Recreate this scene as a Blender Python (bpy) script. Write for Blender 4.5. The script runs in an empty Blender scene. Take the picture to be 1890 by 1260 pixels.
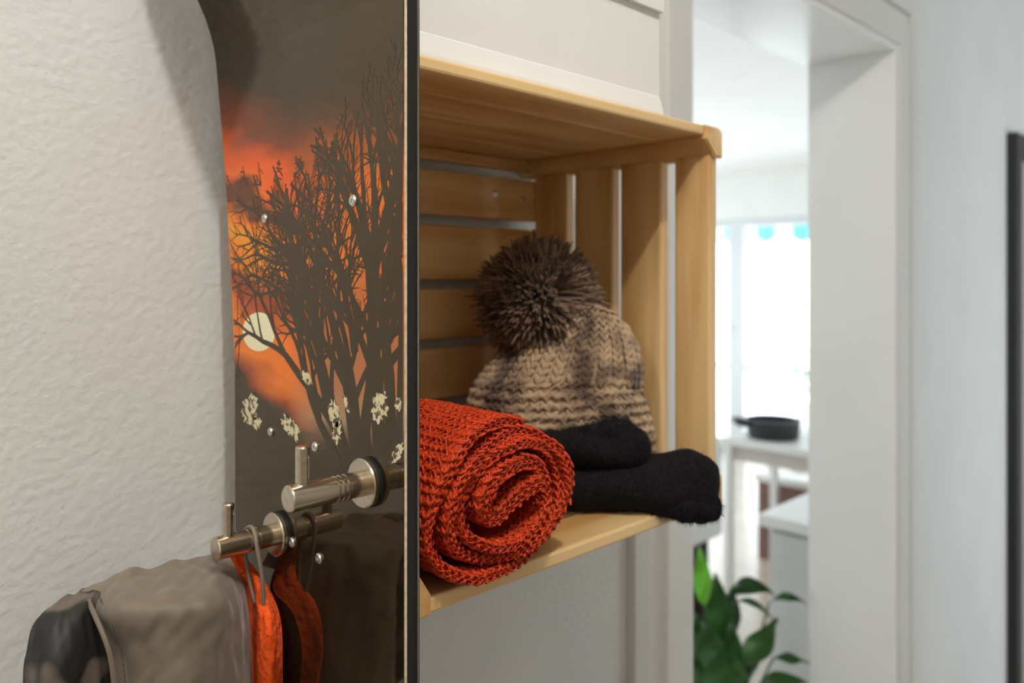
import bpy, bmesh, math, random
import numpy as np
from mathutils import Vector, Matrix
random.seed(4); rng = np.random.default_rng(7)
S = bpy.context.scene; COL = S.collection
R2 = math.sqrt(.5); PI = math.pi
CZ = 1.56                                   # eye height above the floor

# ------------------------------------------------------------------ camera
cd = bpy.data.cameras.new('camera'); cam = bpy.data.objects.new('camera', cd); COL.objects.link(cam)
cam.location = (0, 0, CZ); cam.rotation_euler = (PI/2, 0, -PI/4)
cd.lens = 28.19; cd.sensor_width = 36; cd.shift_y = -0.0624; cd.clip_start = .02
cd.dof.use_dof = True; cd.dof.focus_distance = .455; cd.dof.aperture_fstop = 6.0
S.camera = cam
# ------------------------------------------------------------------ sky, lamps, exposure
W = bpy.data.worlds.new('sky'); S.world = W; W.use_nodes = True
W.node_tree.nodes['Background'].inputs[0].default_value = (.86, .95, 1, 1)
W.node_tree.nodes['Background'].inputs[1].default_value = 4.3
def lamp(name, loc, watts, rad, col):
    l = bpy.data.lights.new(name, 'POINT'); l.energy = watts; l.shadow_soft_size = rad; l.color = col
    o = bpy.data.objects.new(name, l); COL.objects.link(o); o.location = (loc[0], loc[1], loc[2]+CZ); return o
lamp('hall_light', (.05, -.20, .88), 18.5, .02, (1, .965, .90))
lamp('hall_light', (-1.0, .0, .82), 8.5, .05, (1, .95, .87))  # unseen fill added on the left to brighten the board's printed face
S.view_settings.view_transform = 'Standard'; S.view_settings.look = 'None'
S.view_settings.exposure = 0.08; S.view_settings.gamma = 1; S.view_settings.use_curve_mapping = False
S.cycles.use_denoising = True
S.cycles.max_bounces = 8; S.cycles.diffuse_bounces = 5; S.cycles.sample_clamp_indirect = 6

# ------------------------------------------------------------------ helpers
def at(px, py, plane, v):
    """point of the reference view on the plane X=v, Y=v, z=v (z from eye height) or at depth D=v"""
    u = (px-945)/1480; d = (R2*(1+u), R2*(1-u), (512-py)/1480)
    k = {'X': lambda: v/d[0], 'Y': lambda: v/d[1], 'Z': lambda: v/d[2], 'D': lambda: v}[plane]()
    return (d[0]*k, d[1]*k, d[2]*k)

def mat(name, col, rough=.6, metal=0, col2=None, nscale=20, stretch=(1, 1, 1), bump=0, bscale=200, bstretch=(1, 1, 1), coat=0, detail=3, lo=.35, hi=.65, spec=.5, sheen=0, rand=False):
    m = bpy.data.materials.new(name); m.use_nodes = True; nt = m.node_tree; N = nt.nodes; L = nt.links
    b = N['Principled BSDF']; b.inputs['Base Color'].default_value = (*col, 1); b.inputs['Roughness'].default_value = rough
    b.inputs['Metallic'].default_value = metal; b.inputs['Coat Weight'].default_value = coat; b.inputs['Specular IOR Level'].default_value = spec
    b.inputs['Coat Roughness'].default_value = .05
    b.inputs['Sheen Weight'].default_value = sheen
    tc = N.new('ShaderNodeTexCoord'); vec = tc.outputs['Object']
    if rand:
        oi = N.new('ShaderNodeObjectInfo'); ml = N.new('ShaderNodeMath'); ml.operation = 'MULTIPLY'; ml.inputs[1].default_value = 37
        L.new(oi.outputs['Random'], ml.inputs[0]); ad = N.new('ShaderNodeVectorMath'); ad.operation = 'ADD'
        L.new(vec, ad.inputs[0]); L.new(ml.outputs[0], ad.inputs[1]); vec = ad.outputs[0]
    def noise(sc, st, det):
        mp = N.new('ShaderNodeMapping'); mp.inputs['Scale'].default_value = st; L.new(vec, mp.inputs[0])
        n = N.new('ShaderNodeTexNoise'); n.inputs['Scale'].default_value = sc; n.inputs['Detail'].default_value = det; L.new(mp.outputs[0], n.inputs['Vector'])
        return n
    if col2:
        n = noise(nscale, stretch, detail); r = N.new('ShaderNodeValToRGB'); r.color_ramp.elements[0].position = lo; r.color_ramp.elements[1].position = hi
        r.color_ramp.elements[0].color = (*col, 1); r.color_ramp.elements[1].color = (*col2, 1)
        L.new(n.outputs[0], r.inputs[0]); L.new(r.outputs[0], b.inputs['Base Color'])
    if bump:
        n = noise(bscale, bstretch, 3); bp = N.new('ShaderNodeBump'); bp.inputs['Strength'].default_value = 1; bp.inputs['Distance'].default_value = bump
        L.new(n.outputs[0], bp.inputs['Height']); L.new(bp.outputs[0], b.inputs['Normal'])
    return m

ORG = {}
def _link(name, me, m, parent):
    o = bpy.data.objects.new(name, me); COL.objects.link(o)
    if m: me.materials.append(m)
    if parent is not None: o.parent = parent; ORG[o] = ORG[parent]
    return o
def mesh_np(name, V, F, m, parent=None, smooth=True, mats=None):
    """V: n x 3 in eye-height coordinates; F: list/array of faces"""
    V = np.asarray(V, dtype=np.float64)
    if parent is not None: org = np.array(ORG[parent])
    else:
        org = np.array([(V[:, 0].min()+V[:, 0].max())/2, (V[:, 1].min()+V[:, 1].max())/2, V[:, 2].min()])
    V = V-org
    me = bpy.data.meshes.new(name)
    if isinstance(F, np.ndarray):
        n, k = F.shape
        me.vertices.add(len(V)); me.vertices.foreach_set('co', V.astype(np.float32).ravel())
        me.loops.add(n*k); me.loops.foreach_set('vertex_index', F.astype(np.int32).ravel())
        me.polygons.add(n); me.polygons.foreach_set('loop_start', np.arange(0, n*k, k, dtype=np.int32))
        me.update(calc_edges=True)
    else:
        me.from_pydata(V.tolist(), [], F)
    if smooth: me.polygons.foreach_set('use_smooth', np.ones(len(me.polygons), dtype=bool))
    me.update()
    o = _link(name, me, m, parent)
    if parent is None: ORG[o] = tuple(org); o.location = (org[0], org[1], org[2]+CZ)
    return o
def bm_obj(name, bm, m, parent=None, smooth=False):
    bm.verts.index_update()
    V = [tuple(v.co) for v in bm.verts]; F = [[v.index for v in f.verts] for f in bm.faces]; bm.free()
    o = mesh_np(name, V, F, m, parent, smooth)
    return o
def thing(name, label, cat, loc, group=None):
    o = bpy.data.objects.new(name, None); COL.objects.link(o); o.empty_display_size = .03
    o.location = (loc[0], loc[1], loc[2]+CZ); ORG[o] = tuple(loc); tag(o, label, cat, group); return o
def tag(o, label, cat, group=None):
    o['label'] = label; o['category'] = cat
    if group: o['group'] = group
    return o
def struct(o): o['kind'] = 'structure'; return o
def add_box(bm, x0, x1, y0, y1, z0, z1, bev=0, seg=2):
    vs = [bm.verts.new(c) for c in ((x0,y0,z0),(x1,y0,z0),(x1,y1,z0),(x0,y1,z0),(x0,y0,z1),(x1,y0,z1),(x1,y1,z1),(x0,y1,z1))]
    fs = [bm.faces.new([vs[i] for i in q]) for q in ((0,3,2,1),(4,5,6,7),(0,1,5,4),(1,2,6,5),(2,3,7,6),(3,0,4,7))]
    if bev:
        es = list({e for f in fs for e in f.edges})
        bmesh.ops.bevel(bm, geom=es, offset=bev, segments=seg, affect='EDGES', profile=.5)
def box(name, x0, x1, y0, y1, z0, z1, m, parent=None, bev=0, seg=2):
    bm = bmesh.new(); add_box(bm, x0, x1, y0, y1, z0, z1, bev, seg); return bm_obj(name, bm, m, parent, False)
def frame_of(d):
    d = Vector(d).normalized(); a = Vector((0, 0, 1)) if abs(d.z) < .9 else Vector((1, 0, 0))
    u = d.cross(a).normalized(); return u, d.cross(u).normalized(), d
def lathe(name, p0, d, prof, m, parent=None, n=32, smooth=True, auto=True):
    """prof: (distance along d, radius)"""
    u, v, d = frame_of(d); p0 = Vector(p0); V = []; F = []
    for t, r in prof:
        for k in range(n):
            a = 2*PI*k/n; V.append(tuple(p0+d*t+u*(r*math.cos(a))+v*(r*math.sin(a))))
    for i in range(len(prof)-1):
        for k in range(n): F.append([i*n+k, i*n+(k+1) % n, (i+1)*n+(k+1) % n, (i+1)*n+k])
    F.append([k for k in range(n)][::-1]); F.append([(len(prof)-1)*n+k for k in range(n)])
    o = mesh_np(name, V, F, m, parent, smooth)
    if smooth:
        o.data.set_sharp_from_angle(angle=math.radians(35)) if hasattr(o.data, 'set_sharp_from_angle') else None
    return o
def tube_arrays(P, R, n=8):
    P = np.asarray(P, float); R = np.broadcast_to(np.asarray(R, float), (len(P),)); V = []; F = []
    T = np.gradient(P, axis=0); T /= np.linalg.norm(T, axis=1)[:, None]+1e-12
    u = np.cross(T[0], (0, 0, 1.)) if abs(T[0][2]) < .9 else np.cross(T[0], (1., 0, 0)); u /= np.linalg.norm(u)
    for i in range(len(P)):
        u = u-T[i]*np.dot(u, T[i]); u /= np.linalg.norm(u); v = np.cross(T[i], u)
        for k in range(n):
            a = 2*PI*k/n; V.append(P[i]+R[i]*(u*math.cos(a)+v*math.sin(a)))
    for i in range(len(P)-1):
        for k in range(n): F.append([i*n+k, i*n+(k+1) % n, (i+1)*n+(k+1) % n, (i+1)*n+k])
    F.append(list(range(n))[::-1]); F.append([(len(P)-1)*n+k for k in range(n)])
    return V, F
def tube(name, P, R, m, parent=None, n=8):
    V, F = tube_arrays(P, R, n); return mesh_np(name, V, F, m, parent)
def spline(P, n):
    """Catmull-Rom through the rows of P, n samples evenly spaced in length (over the first two or three columns)"""
    P = np.asarray(P, float); Q = np.vstack([2*P[0]-P[1], P, 2*P[-1]-P[-2]]); out = []
    for i in range(1, len(Q)-2):
        for t in np.linspace(0, 1, 24, endpoint=False):
            a, b, c, d = Q[i-1], Q[i], Q[i+1], Q[i+2]
            out.append(.5*((2*b)+(c-a)*t+(2*a-5*b+4*c-d)*t*t+(3*b-a-3*c+d)*t**3))
    out.append(P[-1]); out = np.array(out); k = min(3, P.shape[1])
    s = np.r_[0, np.cumsum(np.linalg.norm(np.diff(out[:, :k], axis=0), axis=1))]
    x = np.linspace(0, s[-1], n); return np.stack([np.interp(x, s, out[:, j]) for j in range(out.shape[1])], 1), s[-1]
def vnoise(x, y, z=0.):
    return (np.sin(x*1.3+1.7*np.sin(y*.9+z))+np.sin(y*1.7+1.3*np.sin(x*1.1-z))+np.sin((x+y)*.73+z*1.9))/3
def stamp(templ, tf, O, A, B, C):
    """copies of a template mesh: origin O, axes A, B, C (each k x 3)"""
    k = len(O); tv = np.asarray(templ); nv = len(tv)
    V = O[:, None, :]+tv[None, :, 0, None]*A[:, None, :]+tv[None, :, 1, None]*B[:, None, :]+tv[None, :, 2, None]*C[:, None, :]
    F = tf[None]+(np.arange(k)*nv)[:, None, None]
    return V.reshape(-1, 3), F.reshape(-1, tf.shape[1])
def arc_template(w, h, r, segs=6, n=5):
    t = np.linspace(-1, 1, segs+1); P = np.stack([t*w/2, h*(1-t*t)-h/2, -.35*r*(t*t)*2], 1)
    V, F = tube_arrays(P, r*np.array([.55]+[1-.25*abs(a) for a in t[1:-1]]+[.55]), n); F = [f for f in F if len(f) == 4]
    return np.array(V), np.array(F)
def lumps_template(w, h, r):
    t = np.linspace(-1, 1, 6); P = np.stack([t*w/2, t*0, 0*t], 1)
    V, F = tube_arrays(P, r*np.sqrt(1.05-t*t), 6); return np.array(V), np.array([f for f in F if len(f) == 4])

# ------------------------------------------------------------------ materials
M_wall = mat('white_plaster', (.735, .745, .74), .9, bump=.0010, bscale=170, col2=(.77, .78, .775), nscale=6)
M_white = mat('white_paint', (.74, .74, .72), .45, col2=(.78, .78, .76), nscale=3)
M_door = mat('door_casing_paint', (.70, .69, .67), .4, col2=(.73, .725, .70), nscale=4)
M_ceil = mat('ceiling_white', (.85, .85, .84), .9, col2=(.87, .87, .86), nscale=4)
M_floor = mat('pale_floor', (.50, .42, .34), .22, col2=(.58, .50, .41), nscale=3, stretch=(12, 1, 1))
WOOD1, WOOD2 = (.68, .41, .155), (.82, .57, .27)
def wood(nm, st): return mat(nm, (.58, .31, .10), .42, col2=WOOD2, nscale=30, stretch=st, detail=5, lo=.36, hi=.60, bump=.00015, bscale=120, bstretch=st, rand=True)
M_wx, M_wy, M_wz = wood('pine_x', (.12, 1, 1)), wood('pine_y', (1, .12, 1)), wood('pine_z', (1, 1, .1))
M_steel = mat('brushed_steel', (.72, .63, .50), .21, 1, col2=(.58, .50, .40), nscale=300, stretch=(.06, 1, 1))
M_black = mat('black_rubber', (.012, .012, .012), .4)
M_frameblk = mat('black_frame', (.012, .012, .014), .5, col2=(.016, .016, .018), nscale=10)

# ------------------------------------------------------------------ the setting
YW, YB = .566, .716                  # hall face and room face of the wall with the doorway
DX0, DX1, DH = .866, 1.576, .437     # doorway
FL, CE = -1.56, .94
def shell(name, boxes, m):
    bm = bmesh.new()
    for b in boxes: add_box(bm, *b)
    return struct(bm_obj(name, bm, m))
shell('wall_back', [(-1.6, DX0, YW, YB, FL, CE), (DX1, 6.7, YW, YB, FL, CE), (DX0, DX1, YW, YB, DH, CE)], M_wall)
M_dim = mat('unseen_wall_dimmed', (.34, .30, .26), .6, col2=(.38, .34, .29), nscale=4)  # unseen hall wall toned dark to cut bounced light
shell('wall_front', [(-1.6, 2.2, -.95, -.85, FL, CE), (2.85, 3.3, -.95, -.85, FL, CE), (2.2, 2.85, -.95, -.85, FL, -1.0), (2.2, 2.85, -.95, -.85, .5, CE)], M_dim)
shell('wall_left', [(-1.7, -1.6, -.95, YB, FL, CE)], M_wall)
shell('wall_right', [(3.2, 3.3, -.85, YW, FL, CE)], M_wall)
shell('floor', [(-1.7, 6.7, -.95, 5.3, FL-.08, FL)], M_floor)
shell('ceiling', [(-1.7, 6.7, -.95, 5.3, CE, CE+.08)], M_ceil)
# living room beyond: window wall on X=6.5, unseen wall opened up to add daylight on Y=5.2
WX = 6.5; WT = .52
shell('wall_room_window_side', [(WX, WX+.18, YB, 1.35, FL, CE), (WX, WX+.18, 1.35, 4.75, WT, CE), (WX, WX+.18, 4.75, 5.3, FL, CE)], M_white)
shell('wall_room_far', [(.4, 6.68, 5.2, 5.3, .55, CE), (.4, 1.2, 5.2, 5.3, FL, .55), (5.8, 6.68, 5.2, 5.3, FL, .55)], M_white)
shell('wall_room_left', [(.3, .4, YB, 5.3, FL, CE)], M_white)
# door casing
def casing():
    for nm, s in (('trim_1', -1), ('trim_2', 1)):
        xi = DX0 if s < 0 else DX1
        bm = bmesh.new()
        def bx(a, b, y, z0=FL, z1=DH): add_box(bm, min(xi+s*a, xi+s*b), max(xi+s*a, xi+s*b), y, YW, z0, z1, .0015)
        bx(0, .052, .548, z1=DH+.045); bx(.0515, .078, .560, z1=DH+.075); bx(.0775, .112, .553, z1=DH+.107)
        struct(bm_obj(nm, bm, M_door))
    bm = bmesh.new()
    add_box(bm, DX0-.0, DX1+.0, .5482, YW, DH, DH+.045, .0015)
    add_box(bm, DX0-.052, DX1+.052, .5602, YW, DH+.045, DH+.075, .001)
    add_box(bm, DX0-.078, DX1+.078, .5532, YW, DH+.075, DH+.107, .0015)
    struct(bm_obj('trim_3', bm, M_door))
    bm = bmesh.new()     # jamb lining
    add_box(bm, DX1-.012, DX1, .552, YB+.004, FL, DH); add_box(bm, DX0, DX0+.008, .552, YB+.004, FL, DH)
    add_box(bm, DX0+.008, DX1-.012, .552, YB+.004, DH-.012, DH)
    struct(bm_obj('trim_4', bm, mat('jamb_gloss_paint', (.84, .84, .835), .22, col2=(.87, .87, .865), nscale=3)))
casing()
# windows
M_pvc = mat('white_window_plastic', (.62, .65, .67), .4)
M_glass = bpy.data.materials.new('window_glass'); M_glass.use_nodes = True
_n = M_glass.node_tree; _g = _n.nodes['Principled BSDF']; _g.inputs['Base Color'].default_value = (.97, .99, 1, 1); _g.inputs['Roughness'].default_value = 0
_t = _n.nodes.new('ShaderNodeBsdfTransparent'); _mx = _n.nodes.new('ShaderNodeMixShader'); _fr = _n.nodes.new('ShaderNodeFresnel'); _fr.inputs[0].default_value = 1.35
_g.inputs['Metallic'].default_value = 1
_n.links.new(_fr.outputs[0], _mx.inputs[0]); _n.links.new(_t.outputs[0], _mx.inputs[1]); _n.links.new(_g.outputs[0], _mx.inputs[2]); _n.links.new(_mx.outputs[0], _n.nodes['Material Output'].inputs[0])
def window(nm, y0, y1, zr):
    w = bpy.data.objects.new(nm, None); COL.objects.link(w); w.location = (WX, (y0+y1)/2, 0); ORG[w] = (WX, (y0+y1)/2, FL); w['kind'] = 'structure'
    x0, x1, t = WX+.02, WX+.08, .07
    bm = bmesh.new()
    add_box(bm, x0, x1, y0, y0+t, FL+.005, WT-.002); add_box(bm, x0, x1, y1-t, y1, FL+.005, WT-.002)
    add_box(bm, x0, x1, y0+t, y1-t, WT-t, WT-.002); add_box(bm, x0, x1, y0+t, y1-t, FL+.005, FL+.09)
    bm_obj('window_frame', bm, M_pvc, w)
    box('rail', x0, x1, y0+t, y1-t, zr-.025, zr+.02, M_pvc, w)
    box('pane', x0+.02, x0+.026, y0+t, y1-t, zr+.02, WT-t, M_glass, w); box('pane', x0+.02, x0+.026, y0+t, y1-t, FL+.09, zr-.025, M_glass, w)
    lathe('handle', (x0, y0+t/2, -.45), (-1, 0, 0), [(0, .012), (.03, .012), (.031, .01)], M_pvc, w, 10)
window('window_1', 1.35, 3.68, -.80); window('window_2', 3.68, 4.75, -.80)

# ------------------------------------------------------------------ crate hung on the wall
X0, X1, Y0, Y1, Z0, Z1 = .2677, .592, .347, .5655, -.187, .123
crate = thing('wooden_crate', 'pine slatted crate hung on the wall beside the snowboard, open to the front', 'crate', ((X0+X1)/2, (Y0+Y1)/2, Z0))
def post(x_out, sx, z_out, sz, wd, ht, Y1=.5655):
    """corner rail running front to back; chamfered on its inner corner, rounded on the outer one"""
    r = .006; pts = []
    for k in range(5):
        a = PI/2*k/4; pts.append((x_out-sx*(r-r*math.sin(a)), z_out-sz*(r-r*math.cos(a))))
    pts += [(x_out, z_out-sz*ht), (x_out-sx*wd*.42, z_out-sz*ht), (x_out-sx*wd, z_out-sz*ht*.45), (x_out-sx*wd, z_out)]
    n = len(pts); V = [(p[0], Y0-.0015, p[1]) for p in pts]+[(p[0], Y1, p[1]) for p in pts]
    F = [[i, (i+1) % n, n+(i+1) % n, n+i] for i in range(n)]+[list(range(n))[::-1], list(range(n, 2*n))]
    bm = bmesh.new(); vs = [bm.verts.new(v) for v in V]
    for f in F: bm.faces.new([vs[i] for i in f])
    bmesh.ops.recalc_face_normals(bm, faces=bm.faces)
    bmesh.ops.bevel(bm, geom=[e for e in bm.edges if abs(e.verts[0].co.y-Y0) < .002 and abs(e.verts[1].co.y-Y0) < .002], offset=.0012, segments=2, affect='EDGES')
    return bm_obj('corner_rail', bm, M_wy, crate)
post(X1, 1, Z1, 1, .026, .0245); post(X1, 1, Z0, -1, .026, .0245)
post(X0, -1, Z1, 1, .0062, .0245, .54); post(X0, -1, Z0, -1, .0150, .0245, .54)
def slat(x0, x1, y0, y1, z0, z1, m): return box('slat', x0, x1, y0, y1, z0, z1, m, crate, .0018, 2)
for a, b in ((.347, .3885), (.3908, .4425), (.4452, .497), (.5, .551)): slat(X0+.0062, X1-.0262, a, b, .1148, .123, M_wx)
for a, b in ((.347, .392), (.400, .443), (.450, .495), (.503, .551)): slat(X0+.0152, X1-.0262, a, b, -.187, -.1775, M_wx)
for a, b in ((.349, .3826), (.3962, .4397), (.4488, .4938), (.5039, .5455)): slat(.577, .5885, a, b, Z0+.022, Z1-.022, M_wz)
for a, b in ((.349, .3826), (.3962, .4397), (.4488, .4938), (.5039, .54)): slat(X0+.0002, X0+.0058, a, b, Z0+.022, Z1-.022, M_wz)
g = [.123, .0993, .051, -.006, -.0585, -.111, -.163, -.1775]
for i in range(7):
    z1 = g[i]-(.0042 if i else .0085); z0 = g[i+1]+(.0042 if i < 6 else .0)
    slat(X0+.0165, .5885, .5462, .555, z0, z1, M_wx)
M_screw = mat('zinc_screw', (.75, .72, .66), .3, 1)
for px, py in ((913, 357),):
    p = at(px, py, 'Y', .5462); s = lathe('screw', (p[0], .5464, p[2]), (0, -1, 0), [(0, .003), (.0008, .003), (.0013, .002)], M_screw, crate, 14)
for z in (.076, -.137):
    for x in (.31, .56):
        lathe('screw', (x, .5464, z), (0, -1, 0), [(0, .003), (.0008, .003), (.0013, .002)], M_screw, crate, 14)

# ------------------------------------------------------------------ white storage box on the crate
M_boxw = mat('white_card', (.80, .79, .775), .75, col2=(.84, .83, .815), nscale=8, bump=.0006, bscale=14)
sb = thing('storage_box', 'white lidded storage box standing on top of the pine crate', 'box', (.40, .45, .1232))
def prof_box(name, pr, z, m, par):
    bm = bmesh.new(); rings = []
    for d, zz in pr:
        rings.append([bm.verts.new(c) for c in ((.278-d*.2, .360-d, zz), (.522+d*.2, .360-d, zz), (.522+d*.2, .555, zz), (.278-d*.2, .555, zz))])
    for a, b in zip(rings, rings[1:]):
        for k in range(4): bm.faces.new([a[k], a[(k+1) % 4], b[(k+1) % 4], b[k]])
    bm.faces.new(rings[0][::-1]); bm.faces.new(rings[-1]); return bm_obj(name, bm, m, par)
prof_box('body', [(.0035, .1233), (.0035, .1275), (.0033, .1285), (.0006, .1398), (0, .1405), (0, .2049)], 0, M_boxw, sb)
prof_box('lid', [(.002, .205), (.004, .2052), (.004, .262), (.002, .264)], 0, M_boxw, sb)

# ------------------------------------------------------------------ snowboard standing beside the crate
XB, TB = .256, .011
YN, = (.3362,)
def y_far(z):   return float(np.interp(z, [-1.3, -.6, -.2, -.06, 0, .08, .148, .2, .30, .36], [.49, .519, .5255, .5265, .532, .542, .5545, .5590, .5575, .545]))
def y_near(z):  return float(np.interp(z, [-1.3, -.6, -.4, .2, .30, .38], [.37, .345, YN, YN, .340, .37]))
def bend(z):    return 0 if z < .147 else (5*(z-.147)**2 if z < .217 else .0245+.62*(z-.217))
ZT = .290; ZC = .195
def width_at(z):
    a, b = y_near(z), y_far(z)
    if z > ZC:
        k = max(0, 1-((z-ZC)/(ZT-ZC))**1.6)**.6; c = (a+b)/2+.01; a = c-(c-a)*k; b = c+(b-c)*k
    return a, b
zs = list(np.linspace(-1.15, -.35, 9))+list(np.linspace(-.33, ZC, 50))+[ZC+(ZT-ZC)*math.sin(PI/2*t) for t in np.linspace(.04, 1, 26)]
board = thing('snowboard', 'upright glossy snowboard with a printed orange sunset and bare tree, used as a coat rack', 'snowboard', (XB, .45, -1.15))
# print material of the board
M_print = bpy.data.materials.new('sunset_print'); M_print.use_nodes = True
def make_print(m):
    N = m.node_tree.nodes; L = m.node_tree.links; b = N['Principled BSDF']
    geo = N.new('ShaderNodeNewGeometry'); sep = N.new('ShaderNodeSeparateXYZ'); L.new(geo.outputs['Position'], sep.inputs[0])
    def math_(op, a, b_=None, c=None):
        n = N.new('ShaderNodeMath'); n.operation = op
        for i, v in enumerate((a, b_, c)):
            if v is None: continue
            if isinstance(v, (int, float)): n.inputs[i].default_value = v
            else: L.new(v, n.inputs[i])
        return n.outputs[0]
    mp = N.new('ShaderNodeMapping'); mp.inputs['Scale'].default_value = (1, .8, 2.2); L.new(geo.outputs['Position'], mp.inputs[0])
    n1 = N.new('ShaderNodeTexNoise'); n1.inputs['Scale'].default_value = 16; n1.inputs['Detail'].default_value = 3; L.new(mp.outputs[0], n1.inputs['Vector'])
    z = math_('SUBTRACT', sep.outputs[2], CZ); zz = math_('ADD', z, math_('MULTIPLY', math_('SUBTRACT', n1.outputs[0], .5), .045))
    def ramp(v, stops):
        t = N.new('ShaderNodeMapRange'); t.inputs['From Min'].default_value = -.14; t.inputs['From Max'].default_value = .16; L.new(v, t.inputs[0])
        r = N.new('ShaderNodeValToRGB'); el = r.color_ramp.elements; q = lambda z: (z+.14)/.30
        el[0].position, el[0].color = q(stops[0][0]), (*stops[0][1], 1); el[1].position, el[1].color = q(stops[-1][0]), (*stops[-1][1], 1)
        for p, c in stops[1:-1]:
            e = el.new(q(p)); e.color = (*c, 1)
        L.new(t.outputs[0], r.inputs[0]); return r
    DK = (.016, .010, .006)
    zl = math_('ADD', zz, math_('MULTIPLY', math_('SUBTRACT', sep.outputs[1], .50), -.30))   # the cloud bands slope a little
    rl = ramp(zl, [(-.13, DK), (-.075, DK), (-.066, (.35, .05, .01)), (-.05, (1, .22, .015)), (-.028, (1, .20, .01)), (-.012, (.40, .05, .01)), (-.002, (.30, .045, .01)), (.010, (1, .25, .003)), (.022, (1, .38, .004)),
                   (.036, (1, .20, .003)), (.043, (.13, .022, .006)), (.052, (.12, .02, .006)), (.060, (1, .14, .003)), (.074, (.9, .10, .003)), (.092, (.22, .03, .006)), (.125, DK)])
    rr = ramp(zz, [(-.13, DK), (-.101, DK), (-.092, (.16, .10, .07)), (-.080, (.42, .27, .17)), (-.06, (.48, .17, .07)), (-.02, (.50, .13, .035)), (.02, (.85, .19, .012)), (.050, (.82, .16, .012)), (.066, (.45, .09, .012)), (.084, (.12, .03, .01)), (.115, DK)])
    ml = N.new('ShaderNodeMapRange'); ml.inputs['From Min'].default_value = .415; ml.inputs['From Max'].default_value = .455; L.new(sep.outputs[1], ml.inputs[0])
    mx = N.new('ShaderNodeMix'); mx.data_type = 'RGBA'; L.new(ml.outputs[0], mx.inputs[0]); L.new(rr.outputs[0], mx.inputs[6]); L.new(rl.outputs[0], mx.inputs[7])
    L.new(mx.outputs[2], b.inputs['Base Color']); b.inputs['Roughness'].default_value = .045; b.inputs['IOR'].default_value = 1.55; b.inputs['Specular IOR Level'].default_value = .85
    b.inputs['Specular Tint'].default_value = (1, .74, .42, 1)
make_print(M_print)
M_tree = mat('printed_tree_ink', (.016, .011, .006), .045); M_tree.node_tree.nodes['Principled BSDF'].inputs['IOR'].default_value = 1.55; M_tree.node_tree.nodes['Principled BSDF'].inputs['Specular IOR Level'].default_value = .85
M_tree.node_tree.nodes['Principled BSDF'].inputs['Specular Tint'].default_value = (1, .74, .42, 1)
M_cream = mat('printed_snow', (.78, .68, .42), .06, col2=(.10, .07, .04), nscale=230, lo=.50, hi=.56)
M_sun = mat('printed_sun', (1, .93, .62), .06)
M_edge = mat('cream_topsheet_edge', (.62, .50, .30), .6, col2=(.80, .70, .48), nscale=300)
M_core = mat('black_sidewall', (.008, .008, .007), .45)
M_metal = mat('steel_edge', (.45, .38, .30), .4, 1)
def board_layer(name, x0, x1, m, inset=0):
    V = []; F = []
    for z in zs:
        a, b = width_at(z); a += inset; b -= inset; d = bend(z)
        cols = [a, a+.0006, (2*a+b)/3, (a+2*b)/3, b-.0006, b]
        for x in (x0, x1):
            for y in cols: V.append((XB+x-d, y, z))
    n = 12
    for i in range(len(zs)-1):
        o = i*n; q = o+n
        for k in range(5):
            F.append([o+k, q+k, q+k+1, o+k+1]); F.append([o+6+k, o+7+k, q+7+k, q+6+k])
        F.append([o, o+6, q+6, q]); F.append([o+5, q+5, q+11, o+11])
    F.append([0, 1, 2, 3, 4, 5, 11, 10, 9, 8, 7, 6]); e = (len(zs)-1)*n; F.append([e+i for i in (6, 7, 8, 9, 10, 11, 5, 4, 3, 2, 1, 0)])
    o = mesh_np(name, V, F, m, board, False)
    return o
board_layer('topsheet', 0, .0006, M_print)
board_layer('topsheet_edge', .0006, .0022, M_edge, -.0002)['label'] = 'cream fibre line along the edge'
board_layer('core', .0022, .0093, M_core, .0006)['label'] = 'black sidewall'
board_layer('steel_edge', .0093, .0103, M_metal, -.0001)
board_layer('base', .0103, .0112, M_core, .0006)
# printed decorations: thin flat film on the topsheet (Y, z outline)
def film(name, polys, m, lift):
    V = []; F = []
    for p in polys:
        k = len(V)
        for (y, z) in p: V.append((XB-lift-bend(z), y, z))
        F.append(list(range(k, k+len(p))))
    return mesh_np(name, V, F, m, board, False)
def bp(px, py): p = at(px, py, 'X', XB); return (p[1], p[2])
polys = []
def branch(y, z, ang, ln, w, depth, stop):
    """ang from the vertical, positive towards the wall"""
    n = 5; pts = [(y, z, w)]; a = ang
    for i in range(n):
        a += random.uniform(-.17, .17); y += math.sin(a)*ln/n; z += math.cos(a)*ln/n; pts.append((y, z, w*(1-.42*(i+1)/n) if depth < 4 else w*(1-.75*(i+1)/n)))
        if depth < 4 and i >= 1 and random.random() < (.36 if depth else .6):
            s = random.choice((-1, 1)); ww = pts[-1][2]
            kid = (y, z, a+s*random.uniform(.35, .8), ln*random.uniform(.42, .68), ww*.80, depth+1, stop)
            if z < stop: branch(*kid)
    L_, R_ = [], []
    for i, (yy, zz, ww) in enumerate(pts):
        j = min(i+1, n); k = max(i-1, 0); dy, dz = pts[j][0]-pts[k][0], pts[j][1]-pts[k][1]; q = math.hypot(dy, dz)+1e-9
        L_.append((yy-dz/q*ww/2, zz+dy/q*ww/2)); R_.append((yy+dz/q*ww/2, zz-dy/q*ww/2))
    for i in range(n): polys.append([L_[i], R_[i], R_[i+1], L_[i+1]])
    if depth < 4 and w > .0005:
        for s in (-1, 1): branch(y, z, a+s*random.uniform(.15, .5), ln*random.uniform(.5, .7), pts[-1][2]*.85, depth+1, stop)
random.seed(11)
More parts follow.
